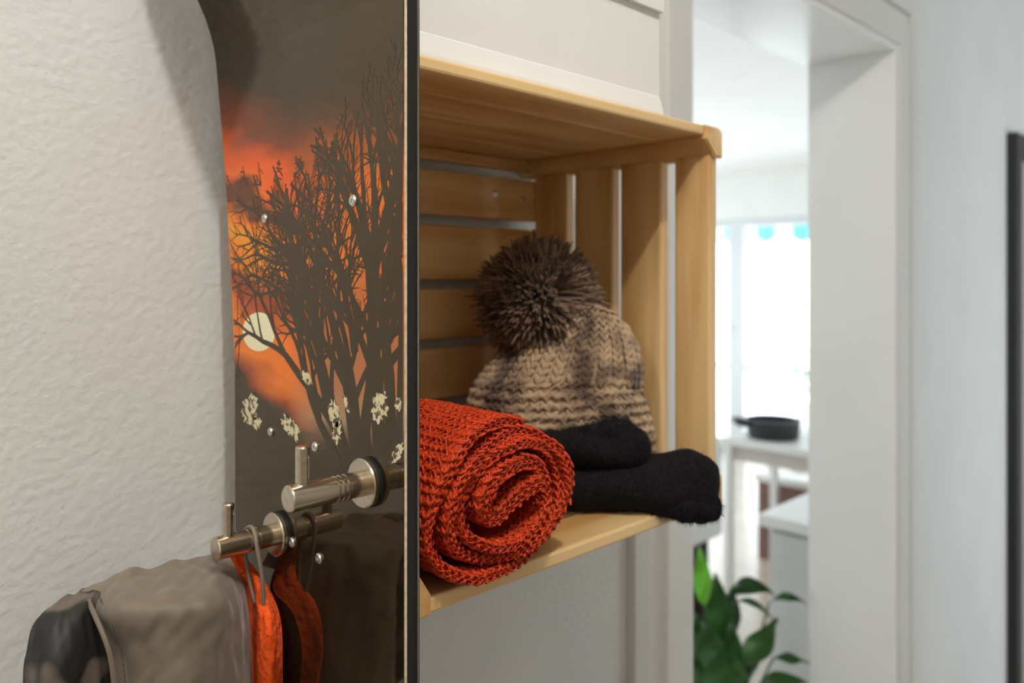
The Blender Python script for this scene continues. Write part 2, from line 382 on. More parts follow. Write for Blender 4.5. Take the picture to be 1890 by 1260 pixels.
for (px, py, ang, ln, w) in ((742, 860, -.02, .14, .010), (722, 850, .10, .13, .009), (700, 840, .16, .12, .008), (672, 850, .10, .12, .009), (655, 650, .2, .07, .006), (600, 640, .35, .06, .005), (560, 620, .3, .06, .005), (704, 860, .06, .125, .008), (660, 850, .24, .12, .009), (640, 850, .42, .12, .008), (650, 862, .62, .11, .007), (668, 850, .30, .10, .006), (628, 862, .78, .09, .006), (640, 862, .5, .12, .006)):
    y, z = bp(px, py); branch(y, z, ang, ln*(.86 if py > 700 else .8), w*1.25, 0, .085 if py > 700 else .075)
# snow-splashed dark ground of the print around the trunks
sun = [bp(478+30*math.cos(a), 612+36*math.sin(a)) for a in np.linspace(0, 2*PI, 28, endpoint=False)]
film('sun_print', [sun], M_sun, .00005)['label'] = 'pale cream printed sun'
def blob(px, py, rx, ry, tilt=0, n=34):
    out = []
    for a in np.linspace(0, 2*PI, n, endpoint=False):
        r = random.uniform(.6, 1.1); x, y = rx*r*math.cos(a), ry*r*math.sin(a)
        out.append(bp(px+x*math.cos(tilt)-y*math.sin(tilt), py+x*math.sin(tilt)+y*math.cos(tilt)))
    return out
RES = .00027; gy0, gz0 = YN+.0003, -.20; GW, GH = int(.225/RES), int(.345/RES); grid = np.zeros((GH, GW), bool)
polys = [p for p in polys if p[0][1] < .062+.05*min(1, max(0, (.44-p[0][0])/.08))+.012*math.sin(p[0][0]*260)]
for p in polys:
    q = (np.array(p)-np.array([gy0, gz0]))/RES; a0, b0 = np.floor(q.min(0)).astype(int); a1, b1 = np.ceil(q.max(0)).astype(int)+1
    a0, b0, a1, b1 = max(a0, 0), max(b0, 0), min(a1, GW), min(b1, GH)
    if a0 >= a1 or b0 >= b1: continue
    yy, xx = np.mgrid[b0:b1, a0:a1]; yy = yy+.5; xx = xx+.5; pos = np.ones(yy.shape, bool); neg = pos.copy()
    for k in range(4):
        e0, e1 = q[k], q[(k+1) % 4]; c = (e1[0]-e0[0])*(yy-e0[1])-(e1[1]-e0[1])*(xx-e0[0]); pos &= c >= -.6; neg &= c <= .6
    grid[b0:b1, a0:a1] |= pos | neg
V, F = [], []
for b in range(GH):
    z = gz0+b*RES
    if z > .135: break
    row = grid[b].copy(); row[max(0, int((y_far(z)-.001-gy0)/RES)):] = False
    dd = np.diff(np.r_[0, row.astype(int), 0]); st, en = np.where(dd == 1)[0], np.where(dd == -1)[0]
    for a, e in zip(st, en):
        k = len(V); ya, yb = gy0+a*RES, gy0+e*RES; V += [(XB-.0001, ya, z), (XB-.0001, yb, z), (XB-.0001, yb, z+RES), (XB-.0001, ya, z+RES)]; F.append((k, k+3, k+2, k+1))
mesh_np('tree_print', V, np.array(F), M_tree, board, False)
for bl in (blob(462, 755, 16, 32, .1), blob(475, 780, 10, 14), blob(537, 790, 13, 30, -.5), blob(618, 765, 11, 30, -.2), blob(622, 800, 9, 22, .1), blob(735, 835, 9, 22, .5), blob(566, 697, 9, 16, -.5), blob(640, 745, 5, 20, -.3), blob(702, 750, 17, 32, .1), blob(735, 745, 7, 14)): film('snow_patch', [bl], M_cream, .00015)
# screws, inserts
for px, py, r in ((653, 370, .0034), (490, 403, .003), (501, 796, .0028), (583, 824, .003), (540, 1000, .0032), (590, 1030, .0032)):
    y, z = bp(px, py)
    lathe('screw' if py < 900 else 'insert', (XB+.0002, y, z), (-1, 0, 0), [(0, r), (.0010, r), (.0018, r*.75), (.0018, r*.35), (.0009, r*.3)], M_screw, board, 18)

# ------------------------------------------------------------------ coat hooks on the board
def hook(bpx, L_, label):
    y, z = bp(*bpx); x = XB-.0001
    h = thing('coat_hook', label, 'hook', (x, y, z), 'steel peg hooks on the snowboard')
    lathe('gasket', (x, y, z), (-1, 0, 0), [(0, .0137), (.0022, .0137)], M_black, h, 40)
    lathe('rosette', (x-.0022, y, z), (-1, 0, 0), [(0, .0136), (.0022, .0136), (.0029, .0129)], M_steel, h, 48)
    pr = [(.0029, .0069)]
    for t in (.0135, .0165, .0195): pr += [(t, .0069), (t+.0003, .0062), (t+.0009, .0062), (t+.0012, .0069)]
    pr += [(L_-.0006, .0069), (L_, .0063)]
    lathe('peg', (x-.0022, y, z), (-1, 0, 0), pr, M_steel, h, 40)
    lathe('pin', (x-L_+.0062, y, z+.0045), (0, 0, 1), [(0, .0036), (.0205, .0036), (.0212, .003)], M_steel, h, 28)
    return x, y, z
hook((680, 889), .0468, 'brushed steel peg hook with nothing on it, nearer the board\'s free edge')
fh = hook((517, 983), .0405, 'brushed steel peg hook holding the grey jacket by its loop')

# ------------------------------------------------------------------ rolled scarf
M_scarf = mat('rust_orange_yarn', (.40, .024, .003), .5, col2=(.64, .058, .005), nscale=420, bump=.0005, bscale=1400, bstretch=(1, 1, .3), spec=.35)
sc = thing('scarf', 'rust orange knitted scarf rolled up on the crate floor, spiral end outward', 'scarf', (.335, .42, -.1775))
trace = [(735,600,.012),(650,655,.0125),(570,735,.0125),(505,800,.012),(440,800,.0115),(405,720,.0115),(430,610,.011),(515,520,.0105),(640,475,.010),(735,505,.008),(785,590,.0065),(800,700,.006),(760,800,.006),(680,890,.006),(580,960,.006),(450,985,.006),(340,930,.006),(300,830,.006),(310,700,.006),
 (400,520,.006),(510,415,.006),(640,360,.006),(760,385,.006),(845,480,.006),(872,610,.006),(850,745,.006),(785,870,.0058),(690,965,.0058),(570,1035,.0058),(430,1060,.0058),(310,1020,.0058),(255,930,.0058),(236,820,.0058),(250,700,.0058),(300,560,.0058),(430,415,.0058),(570,320,.0058),(700,305,.0058),(820,380,.0058),(895,500,.0058),(918,640,.0058),(880,800,.006),
 (790,940,.006),(660,1050,.006),(510,1125,.006),(360,1160,.006),(230,1130,.006),(145,1040,.006),(120,920,.0065),(140,780,.0065),(190,620,.0065),(260,460,.0065),(370,310,.006),(540,250,.006),(680,262,.006)]
TR = []
for a, b, t in trace:
    p = at(760+a/3.15, 700+b/3.15, 'Y', .335); TR.append((p[0], p[2], t))
TR = np.array(TR)
NS = 900; sp, SLEN = spline(TR[:, [0, 1, 2]], NS)
# put arclength on the x,z columns only
d = np.r_[0, np.cumsum(np.hypot(np.diff(sp[:, 0]), np.diff(sp[:, 1])))]; SLEN = d[-1]
sv = np.linspace(0, SLEN, NS); cx, cz, ct = (np.interp(sv, d, sp[:, j]) for j in range(3))
cz = np.maximum(cz, -.1775+.0038+ct*.5*.9)
tx, tz = np.gradient(cx), np.gradient(cz); q = np.hypot(tx, tz); tx, tz = tx/q, tz/q
nx, nz = tz, -tx
# make the normal point outwards (away from the roll's centre) on the last turn
ctr = (.333, -.13)
if np.mean(nx[-150:]*(cx[-150:]-ctr[0])+nz[-150:]*(cz[-150:]-ctr[1])) < 0: nx, nz = -nx, -nz
front = .3335+.0030*np.sin(sv*60)+.0035*(sv/SLEN)-.003*np.exp(-sv/.08)     # front edge of the cloth along its length
YE = .50
s_out = SLEN*.58                                             # from here on the cloth's outer face shows
def surf(s, y, side):
    """point, tangent, normal on the cloth"""
    x, z, t = np.interp(s, sv, cx), np.interp(s, sv, cz), np.interp(s, sv, ct)
    a, b = np.interp(s, sv, nx), np.interp(s, sv, nz); q = np.hypot(a, b); a, b = a/q, b/q
    k = (y-.335); lump = .0014*vnoise(s*45, y*40)
    o = side*(t*.36)+lump
    X = x+a*o; Z = z+b*o
    X = X*(1-.10*k)+.335*.10*k+.012*k*0
    return np.stack([X, y+0*X, Z], -1), np.stack([b*-1, 0*a, a], -1), np.stack([a*side, 0*a, b*side], -1)
NYc = 26
ss = np.linspace(0, SLEN, NS)
V = []; 
for side in (1, -1):
    for i in range(NYc):
        y = np.interp(ss, sv, front)+.0012+(YE-np.interp(ss, sv, front))*i/(NYc-1); P_, _, _ = surf(ss, y, side); V.append(P_)
V = np.array(V).reshape(2*NYc, NS, 3); F = []
idx = np.arange(2*NYc*NS).reshape(2*NYc, NS)
order = list(range(NYc))+[2*NYc-1-i for i in range(NYc)]     # loop around the cloth: outer face back, inner face forward
order.append(order[0])
FF = []
for a, b in zip(order, order[1:]):
    A = idx[a]; B = idx[b]; FF.append(np.stack([A[:-1], A[1:], B[1:], B[:-1]], 1))
mesh_np('cloth', V.reshape(-1, 3), np.concatenate(FF), M_scarf, sc)
AT, AF = arc_template(.0060, .0036, .00112)
O, A, B, C = [], [], [], []
def put(s, y, side, flip, w=1., jit=.0003):
    s = s+rng.normal(0, jit, s.shape); y = y+rng.normal(0, jit, y.shape)
    P_, T_, N_ = surf(s, y, side); n = len(s); k = rng.uniform(.88, 1.15, (n, 1))*w
    ax = np.tile([0, 1., 0], (n, 1))+T_*rng.normal(0, .12, (n, 1))
    O.append(P_+N_*.0008*rng.uniform(.3, 1.6, (n, 1))); A.append(ax*k); B.append(T_*k*(np.where(flip, 1, -1)[:, None])); C.append(N_*k)
rows = np.arange(s_out, SLEN, .0030)
for i, s0 in enumerate(rows):
    f0 = np.interp(s0, sv, front); y = np.arange(f0+.002+(i % 2)*.0025, YE-.005, .0050)
    put(np.full(len(y), s0), y, 1, np.full(len(y), i % 2 == 0))
rows = np.arange(.002, SLEN, .0030)
for i, s0 in enumerate(rows):
    f0 = np.interp(s0, sv, front)
    for side in (1, -1):
        if side == 1 and s0 > s_out: continue
        y = np.arange(f0+.002+(i % 2)*.0025, f0+.015, .0050); put(np.full(len(y), s0), y, side, np.full(len(y), i % 2 == 0))
# the knitted edge that faces the viewer: rows of bumps across the thickness
for i, s0 in enumerate(np.arange(.001, SLEN, .0026)):
    f0 = np.interp(s0, sv, front); t = np.interp(s0, sv, ct); nrow = 3 if t > .009 else 2
    for j in range(nrow):
        o = ((j+.5)/nrow-.5)*t*.78; s1 = np.array([s0+(j % 2)*.001+rng.normal(0, .0002)])
        P0, T_, N_ = surf(s1, np.array([f0]), 1); P1, _, _ = surf(s1, np.array([f0]), -1); mid = (P0+P1)/2+N_*o; mid[0, 1] = f0+.0004+.35*o*o/.006-rng.uniform(0, .0006)
        k = rng.uniform(.8, 1.1)
        O.append(mid); A.append(N_*k*.62*(.72 if nrow == 2 else .7)+T_*k*.25*rng.choice((-1, 1))); B.append(T_*k*(1 if (i+j) % 2 else -1)); C.append(np.array([[0, -1., 0]])*k)
V, F = stamp(AT, AF, np.concatenate(O), np.concatenate(A), np.concatenate(B), np.concatenate(C))
o = mesh_np('stitches', V, F, M_scarf, sc); o['kind'] = 'stuff'

# ------------------------------------------------------------------ bobble hat
M_hat = mat('beige_brown_melange_yarn', (.10, .055, .034), .85, col2=(.50, .35, .215), nscale=38, lo=.36, hi=.60, detail=2, bump=.0005, bscale=900, sheen=.3)
M_pom = mat('brown_pompom_yarn', (.085, .045, .026), .9, col2=(.27, .165, .10), nscale=60, lo=.35, hi=.68, sheen=.3)
HC = np.array([.503, .441, 0.]); wd = np.array([R2, -R2, 0]); dp = np.array([R2, R2, 0])
hat = thing('bobble_hat', 'chunky beige and brown knitted bobble hat leaning inside the crate', 'hat', (HC[0], HC[1], -.172))
hz = [-.172, -.150, -.125, -.095, -.070, -.052, -.038, -.028, -.022]
hw = [.070, .076, .078, .072, .062, .051, .038, .024, .004]
def hat_pt(a, z):
    w = np.interp(z, hz, hw); dpt = w*.50+.008*np.sin(PI*np.clip((z+.172)/.15, 0, 1)); fold = 1+.035*np.sin(a*5+z*30)+.02*np.sin(a*9)
    shift = -.006+.36*np.maximum(0, z+.09)
    w = np.minimum(w, .2)
    P_ = HC[None]+(wd[None]*(w*np.cos(a)*fold+shift)[:, None])-(dp[None]*(dpt*np.sin(a)*fold)[:, None]); P_ = P_+0; P_[:, 2] = z
    # sagging brim line
    P_[:, 2] += -.004*np.cos(2*a)
    return P_
def hat_frame(a, z):
    e = 1e-3; p = hat_pt(a, z); ta = hat_pt(a+e, z)-p; ta /= np.linalg.norm(ta, axis=1)[:, None]+1e-12
    tz_ = hat_pt(a, z+e)-p; tz_ /= np.linalg.norm(tz_, axis=1)[:, None]+1e-12; n = np.cross(ta, tz_); n /= np.linalg.norm(n, axis=1)[:, None]
    sgn = np.sign(np.sum(n*(p-np.array([HC[0], HC[1], 0])*np.array([1, 1, 0])-p*np.array([0, 0, 1])), axis=1)); n *= sgn[:, None]
    return p, ta, tz_, n
na, nzr = 96, 30; V = []
zz_ = np.linspace(hz[0], hz[-1], nzr); aa = np.linspace(0, 2*PI, na, endpoint=False)
for z in zz_: V.append(hat_pt(aa, np.full(na, z)))
idx = np.arange(na*nzr).reshape(nzr, na); A_ = idx[:-1]; B_ = idx[1:]
F = np.stack([A_, np.roll(A_, -1, 1), np.roll(B_, -1, 1), B_], -1).reshape(-1, 4)
mesh_np('body', np.concatenate(V), F, M_hat, hat)
O, A, B, C = [], [], [], []
AT2, AF2 = arc_template(.0082, .0046, .0020, 7, 6)
z = hz[0]+.001; i = 0
while z < -.080:                                              # garter rows
    w = float(np.interp(z, hz, hw)); per = 2*PI*w*.77; n = int(per/.0068); a = (np.arange(n)+(i % 2)*.5)*2*PI/n+rng.normal(0, .012, n)
    p, ta, tz_, nn = hat_frame(a, np.full(n, z)+rng.normal(0, .0004, n)+.0035*np.sin(a*2+1)); k = rng.uniform(.85, 1.2, (n, 1)); f = 1 if i % 2 else -1
    ro = rng.normal(0, .16, (n, 1))
    O.append(p+nn*.0009*rng.uniform(.4, 1.5, (n, 1))); A.append((ta+tz_*ro)*k); B.append((tz_-ta*ro)*k*f); C.append(nn*k); z += .0040; i += 1
LT, LF = lumps_template(.0088, 0, .0023)
ncol = 34
for c in range(ncol):                                         # the ribs gathered under the bobble: columns of slanted stitches
    a0 = 2*PI*c/ncol
    z = -.084
    while z < -.025:
        w = float(np.interp(z, hz, hw)); sc_ = max(.45, min(1, w/.066))
        for s in (-1, 1):
            a = np.array([a0+s*.030/max(.35, w/.07)*.9]); p, ta, tz_, nn = hat_frame(a, np.array([z+rng.normal(0, .0003)])); k = rng.uniform(.9, 1.15)
            d_ = tz_*.9+ta*s*.42; d_ /= np.linalg.norm(d_); sd = np.cross(nn, d_)
            O2 = p+nn*.0016*k
            O.append(O2); A.append(d_*k*.9/ .9); B.append(sd*k*sc_*-1); C.append(nn*k*sc_)
        z += .0056
O_, A_, B_, C_ = map(np.concatenate, (O, A, B, C))
nr = len(O_)-ncol*2*len(np.arange(-.084, -.025, .0056))
V1, F1 = stamp(AT2, AF2, O_[:nr], A_[:nr], B_[:nr], C_[:nr]); V2, F2 = stamp(LT, LF, O_[nr:], A_[nr:], B_[nr:], C_[nr:])
o = mesh_np('stitches', np.vstack([V1, V2]), np.vstack([F1, F2+len(V1)]), M_hat, hat); o['kind'] = 'stuff'
# the bobble
PC = np.array([.492, .460, -.0165]); PR = .0515
V, F = [], []; tot = 0
nst = 5200; u = rng.normal(size=(nst, 3)); u /= np.linalg.norm(u, axis=1)[:, None]
# two bald partings, as in a hand-tied bobble
part = np.array([-.10, -.90, .22]); part /= np.linalg.norm(part)
Vs = []
ts = np.array([.12, .55, .86, 1.0]); rad = np.array([.0007, .0010, .0012, .0008])
for i in range(nst):
    dd = u[i]; c = float(dd@part); 
    off = dd-part*c; off /= np.linalg.norm(off)+1e-9
    if c > .88: dd = dd+off*(.30*(c-.88)/.12); dd /= np.linalg.norm(dd)
    ln = PR*rng.uniform(.86, 1.05)*(1-.20*max(0, (c-.72)/.28)); sag = rng.normal(0, .20, 3)
    a1 = np.cross(dd, (0.3, .2, 1)); a1 /= np.linalg.norm(a1); b1 = np.cross(dd, a1)
    for t, r in zip(ts, rad):
        p = PC+dd*ln*t+sag*ln*.30*t*t+np.array([0, 0, -.10*ln*t*t*.5])
        for k in range(4):
            an = PI/2*k; Vs.append(p+r*(a1*math.cos(an)+b1*math.sin(an)))
Vs = np.array(Vs); q = np.array([[r*4+k, r*4+(k+1) % 4, (r+1)*4+(k+1) % 4, (r+1)*4+k] for r in range(3) for k in range(4)]+[[12, 13, 14, 15]])
Fs = (q[None]+(np.arange(nst)*16)[:, None, None]).reshape(-1, 4)
Vs[:, 2] = np.maximum(Vs[:, 2], -.17); Vs[:, 0] = np.minimum(Vs[:, 0], .5755); Vs[:, 1] = np.minimum(Vs[:, 1], .545)
o = mesh_np('bobble', Vs, Fs, M_pom, hat); o['label'] = 'dark brown fluffy yarn bobble'; o['kind'] = 'stuff'

# ------------------------------------------------------------------ black gloves
M_glove = mat('black_wool', (.004, .004, .006), .95, col2=(.014, .012, .012), nscale=500, bump=.0012, bscale=520, sheen=.02, spec=.1)
M_fuzz = mat('black_wool_fuzz', (.010, .010, .014), .9, spec=.1)
def blob_tube(P, n=28, m=40):
    """P rows: x, y, z, half width across, half height"""
    sp_, _ = spline(np.array(P, float), m); V = []; T = np.gradient(sp_[:, :3], axis=0)
    for i in range(m):
        t = T[i]/np.linalg.norm(T[i]); h = np.array([t[1], -t[0], 0]); h /= np.linalg.norm(h); v = np.cross(h, t); v *= np.sign(v[2])
        a = np.linspace(0, 2*PI, n, endpoint=False); k = 1+.05*np.sin(a*3+i*.3)+.04*np.sin(i*.55+a)+.03*np.sin(i*1.1-2*a)
        V.append(sp_[i, :3]+h*(sp_[i, 3]*np.cos(a)*k)[:, None]+v*(sp_[i, 4]*np.sin(a)*k)[:, None])
    V = np.concatenate(V); idx = np.arange(n*m).reshape(m, n); A_ = idx[:-1]; B_ = idx[1:]
    F = [list(f) for f in np.stack([A_, np.roll(A_, -1, 1), np.roll(B_, -1, 1), B_], -1).reshape(-1, 4)]
    F.append(list(range(n))[::-1]); F.append([(m-1)*n+k for k in range(n)])
    return V, F
def fuzzy(parent, Vlist, k, zmin):
    P_ = np.concatenate([v for v in Vlist]); c = np.concatenate([np.repeat(v.reshape(-1, 28, 3).mean(1), 28, 0) for v in Vlist])
    i = rng.integers(0, len(P_), k); p = P_[i]+rng.normal(0, .0008, (k, 3)); n = p-c[i]; n /= np.linalg.norm(n, axis=1)[:, None]+1e-9
    n = n+rng.normal(0, .55, (k, 3)); n /= np.linalg.norm(n, axis=1)[:, None]; s = np.cross(n, rng.normal(size=(k, 3))); s /= np.linalg.norm(s, axis=1)[:, None]
    ln = rng.uniform(.0012, .0036, (k, 1)); V = np.stack([p-s*.00012-n*.0005, p+s*.00012-n*.0005, p+n*ln+s*ln*.3+s*.00005, p+n*ln+s*ln*.3], 1).reshape(-1, 3)
    F = np.arange(4*k).reshape(k, 4); o = mesh_np('fuzz', V, F, M_fuzz, parent); o['kind'] = 'stuff'
def glove(label, palm, thumb, loc):
    g_ = thing('glove', label, 'glove', loc, 'black wool gloves in the crate'); vs = []
    V, F = blob_tube(palm); mesh_np('hand', V, F, M_glove, g_); vs.append(V)
    if thumb:
        V, F = blob_tube(thumb); mesh_np('thumb', V, F, M_glove, g_); vs.append(V)
    fuzzy(g_, vs, 5200, -.19); return g_
glove('black wool glove lying flat on the crate floor, tip hanging past the front edge',
      [(.405, .445, -.1600, .014, .014), (.44, .425, -.1615, .020, .0155), (.468, .402, -.1605, .022, .0165), (.490, .377, -.1590, .023, .0185), (.510, .357, -.1580, .022, .0225), (.526, .345, -.1600, .021, .0265), (.541, .334, -.1630, .018, .0255), (.549, .328, -.1640, .012, .018), (.5515, .3265, -.1645, .003, .004)],
      [(.500, .352, -.170, .008, .008), (.518, .338, -.172, .011, .0115), (.535, .329, -.175, .011, .012), (.545, .325, -.176, .0085, .009), (.549, .3235, -.176, .002, .002)], (.49, .38, -.1775))
glove('black wool glove stacked on top of the other glove, in front of the hat',
      [(.415, .450, -.1330, .012, .012), (.44, .432, -.1325, .017, .0130), (.460, .410, -.1315, .018, .0150), (.477, .390, -.1300, .018, .0165), (.493, .372, -.1295, .017, .0175), (.5030, .362, -.1310, .013, .0135), (.5075, .358, -.132, .002, .002)],
      [(.462, .402, -.126, .008, .006), (.477, .388, -.1205, .012, .0095), (.490, .376, -.1180, .0115, .0105), (.4985, .369, -.120, .008, .008), (.501, .367, -.121, .001, .001)], (.46, .41, -.147))

# ------------------------------------------------------------------ jacket on the far hook
M_shell = mat('taupe_jacket_cloth', (.165, .130, .094), .6, col2=(.195, .152, .112), nscale=24, bump=.0012, bscale=30, sheen=.3)
M_camo = mat('dark_camouflage_cloth', (.014, .014, .012), .6, col2=(.15, .12, .095), nscale=30, lo=.50, hi=.57, detail=1, bump=.0012, bscale=40)
M_fleece = mat('orange_fleece', (.92, .075, .004), .9, col2=(.98, .14, .01), nscale=220, bump=.003, bscale=260)
hx = fh[0]-.030
jk = thing('jacket', 'grey taupe jacket with orange fleece lining hanging by its loop from the farther steel hook', 'jacket', (hx, fh[1], -.70))
def jrow(pxs, ydep): return [at(px, py, 'Y', y) for (px, py), y in zip(pxs, ydep)]
def cloth(name, rows, m, thick=.003, fold=.0, nu=60, nv=70, fine=1.):
    """rows: lists of (x, y, z) across, from the top down; a padded closed cloth"""
    R_ = np.array([spline(np.array(r), nu)[0] for r in rows]); G = np.array([spline(R_[:, j], nv)[0] for j in range(nu)]).transpose(1, 0, 2)
    du = np.gradient(G, axis=1); dv = np.gradient(G, axis=0); n = np.cross(du, dv); n /= np.linalg.norm(n, axis=2)[..., None]+1e-12
    n *= np.sign((n*(-G)).sum(2).mean())
    U, Vv = np.meshgrid(np.linspace(0, 1, nu), np.linspace(0, 1, nv))
    h = fold*(vnoise(U*9+Vv*2.5, Vv*5-U*3)+.5*vnoise(U*22+4, Vv*9+2)+.25*vnoise(U*40+Vv*18, Vv*35)) * np.minimum(1, 6*U)*np.minimum(1, 6*(1-U))
    Fr = G+n*h[..., None]; Bk = G-n*(thick+.0*h[..., None])
    V = np.concatenate([Fr.reshape(-1, 3), Bk.reshape(-1, 3)]); k = nu*nv; idx = np.arange(k).reshape(nv, nu)
    q = np.stack([idx[:-1, :-1], idx[:-1, 1:], idx[1:, 1:], idx[1:, :-1]], -1).reshape(-1, 4); F = [q, q[:, ::-1]+k]
    for e in (idx[0], idx[-1], idx[:, 0], idx[:, -1]): F.append(np.stack([e[:-1], e[1:], e[1:]+k, e[:-1]+k], 1))
    o = mesh_np(name, V, np.concatenate(F), m, jk); return o
# outer shell, shoulder to hem, seen from its side; the numbers are (picture point, distance Y)
top = [(150,1088),(200,1070),(262,1050),(332,1035),(388,1024),(430,1028),(452,1050)]
dep = [.492, .486, .478, .470, .465, .470, .480]
dep2 = [.478, .462, .450, .443, .442, .452, .476]
rows = [jrow(top, [.50]*7), jrow([(163,1106),(205,1092),(265,1075),(335,1065),(392,1058),(430,1060),(454,1085)], dep),
        jrow([(178,1140),(222,1128),(278,1120),(340,1115),(395,1112),(436,1112),(459,1130)], dep2),
        jrow([(200,1200),(240,1195),(290,1190),(345,1188),(398,1188),(440,1188),(463,1195)], dep2),
        jrow([(208,1270),(248,1270),(296,1270),(348,1270),(400,1270),(442,1270),(466,1270)], dep2),
        jrow([(210,1500),(250,1500),(298,1500),(348,1500),(400,1500),(442,1500),(470,1500)], dep2)]
cloth('outer_shell', rows, M_shell, .003, .0034, 90, 130)
rows = [jrow([(95,1118),(120,1104),(150,1089),(185,1075),(215,1068)], [.50, .502, .504, .504, .50]),
        jrow([(62,1150),(92,1138),(125,1120),(165,1105),(205,1095)], [.492, .480, .480, .482, .49]),
        jrow([(49,1200),(82,1200),(122,1190),(165,1170),(212,1160)], [.488, .470, .466, .474, .485]),
        jrow([(42,1262),(78,1262),(122,1262),(170,1262),(215,1262)], [.488, .468, .462, .472, .485]),
        jrow([(44,1500),(80,1500),(124,1500),(172,1500),(220,1500)], [.488, .468, .462, .472, .485])]
cloth('sleeve', rows, M_camo, .004, .0018)['label'] = 'dark camouflage patterned sleeve'
rows = [jrow([(420,1018),(428,1014),(440,1016),(452,1026)], [.476, .474, .476, .480]),
        jrow([(436,1050),(450,1040),(464,1048),(478,1058)], [.486, .474, .474, .480]),
        jrow([(452,1090),(468,1084),(486,1082),(500,1092)], [.490, .470, .468, .474]),
        jrow([(458,1150),(476,1148),(500,1146),(519,1150)], [.488, .458, .448, .454]),
        jrow([(462,1265),(480,1265),(505,1265),(522,1265)], [.484, .452, .444, .450]),
        jrow([(465,1500),(486,1500),(512,1500),(526,1500)], [.484, .456, .455, .468])]
cloth('lining', rows, M_fleece, .004, .0016, 50, 120)['label'] = 'bright orange fleece lining'
# stitched hem between sleeve and shell, and the hanging loop
hem = [at(px, py, 'Y', y) for px, py, y in ((163,1108,.483),(178,1142,.472),(192,1175,.465),(203,1210,.462),(210,1260,.462),(212,1330,.462))]
hp, L_ = spline(hem, 60); tube('seam', hp, .0014, M_shell, jk, 8)
sp_, _ = spline(hem, 26)
V, F = [], []
for i in range(0, 25):
    p = sp_[i]; k = len(V)
    for dx, dz in ((-.0003, 0), (.0003, 0), (.0003, .0022), (-.0003, .0022)): V.append((p[0]+.0052+dx, p[1]-.0016-.0003*(i % 2), p[2]+dz))
    F.append([k, k+1, k+2, k+3])
o = mesh_np('seam_stitching', V, F, mat('dark_thread', (.06, .05, .04), .8), jk, False); o['kind'] = 'stuff'
lx = hx+.010
loop = [(lx+.006, fh[1]-.006, fh[2]-.042), (lx+.003, fh[1]-.0085, fh[2]-.020), (lx, fh[1]-.0082, fh[2]-.002), (lx, fh[1]-.0045, fh[2]+.0068), (lx, fh[1]+.0020, fh[2]+.0078), (lx, fh[1]+.0082, fh[2]+.001), (lx+.002, fh[1]+.008, fh[2]-.020), (lx+.005, fh[1]+.004, fh[2]-.042)]
lp, _ = spline(loop, 50); tube('hanging_loop', lp, .0013, mat('taupe_cord', (.24, .19, .15), .7), jk, 8)

# ------------------------------------------------------------------ black framed mirror at the far right of the wall
fx0 = .566*(1+.6165)/(1-.6165)
mirror = thing('framed_mirror', 'tall black framed mirror hung on the wall right of the doorway', 'mirror', (fx0+.3, YW, -1.4))
for a in ((fx0, fx0+.055, -1.4, .377), (fx0+.545, fx0+.60, -1.4, .377)): box('frame_bar', a[0], a[1], .541, .5655, a[2], a[3], M_frameblk, mirror, .002)
for a in ((.322, .377), (-1.4, -1.345)): box('frame_bar', fx0+.055, fx0+.545, .541, .5655, a[0], a[1], M_frameblk, mirror, .002)
box('mirror_glass', fx0+.055, fx0+.545, .556, .5655, -1.345, .322, mat('mirror_silver', (.8, .8, .8), .05, 1), mirror)

# ------------------------------------------------------------------ living room furniture
tb = thing('table', 'white table by the window with a black pot on it', 'table', (3.93, 1.65, FL))
box('tabletop', 3.55, 4.08, 1.15, 2.08, -.825, -.79, M_white, tb, .004)
box('apron', 3.58, 4.05, 1.18, 2.05, -.90, -.825, mat('taupe_board', (.55, .50, .46), .6), tb)
for x, y in ((3.56, 2.035), (3.56, 1.16), (4.03, 2.035), (4.03, 1.16)): box('leg', x, x+.035, y-.0, y+.035, FL, -.825, M_white, tb)
M_pot = mat('black_enamel', (.022, .023, .028), .4)
pt = thing('cooking_pot', 'black cooking pot standing on the white table', 'pot', (3.86, 1.85, -.79))
pc = at(1427, 800, 'Z', -.79); pc = (3.72, 3.72*(1-.3257)/(1+.3257), -.79)
lathe('body', pc, (0, 0, 1), [(0, .115), (.012, .124), (.085, .130), (.092, .134), (.092, .124), (.02, .115)], M_pot, pt, 40)
hd = Vector((-R2, R2, 0))
for s in (1,):
    c = Vector(pc)+hd*.128*s+Vector((0, 0, .07))
    tube('handle', [c+Vector((-.03, -.03, 0)), c+hd*.055*s+Vector((-.03, -.03, .012)), c+hd*.055*s+Vector((.03, .03, .012)), c+Vector((.03, .03, 0))], .018, M_pot, pt, 8)
bn = thing('bench', 'low grey padded bench beyond the white table', 'bench', (5.0, 1.9, FL))
M_grey = mat('grey_cloth', (.33, .31, .29), .9, col2=(.36, .34, .32), nscale=30)
box('seat', 4.8, 5.25, 1.0, 2.55, -1.16, -1.06, M_grey, bn, .02); 
for x, y in ((4.83, 1.05), (4.83, 2.45), (5.17, 1.05), (5.17, 2.45)): box('leg', x, x+.05, y, y+.05, FL, -1.16, M_white, bn)
lb = thing('low_shelf', 'low brown chest with a white top rail on the living room floor', 'chest', (4.3, 1.7, FL))
box('side_panel', 4.13, 4.16, 1.22, 2.19, FL, -1.13, mat('brown_panel', (.17, .085, .07), .6, col2=(.20, .10, .085), nscale=10), lb)
box('top_rail', 4.11, 4.21, 1.20, 2.21, -1.13, -1.09, M_white, lb, .01)
box('back_panel', 4.16, 4.45, 1.22, 2.19, FL, -1.135, M_white, lb)
cb = thing('cabinet', 'white cabinet just behind the doorway, level with the green plant', 'cabinet', (2.3, .95, FL))
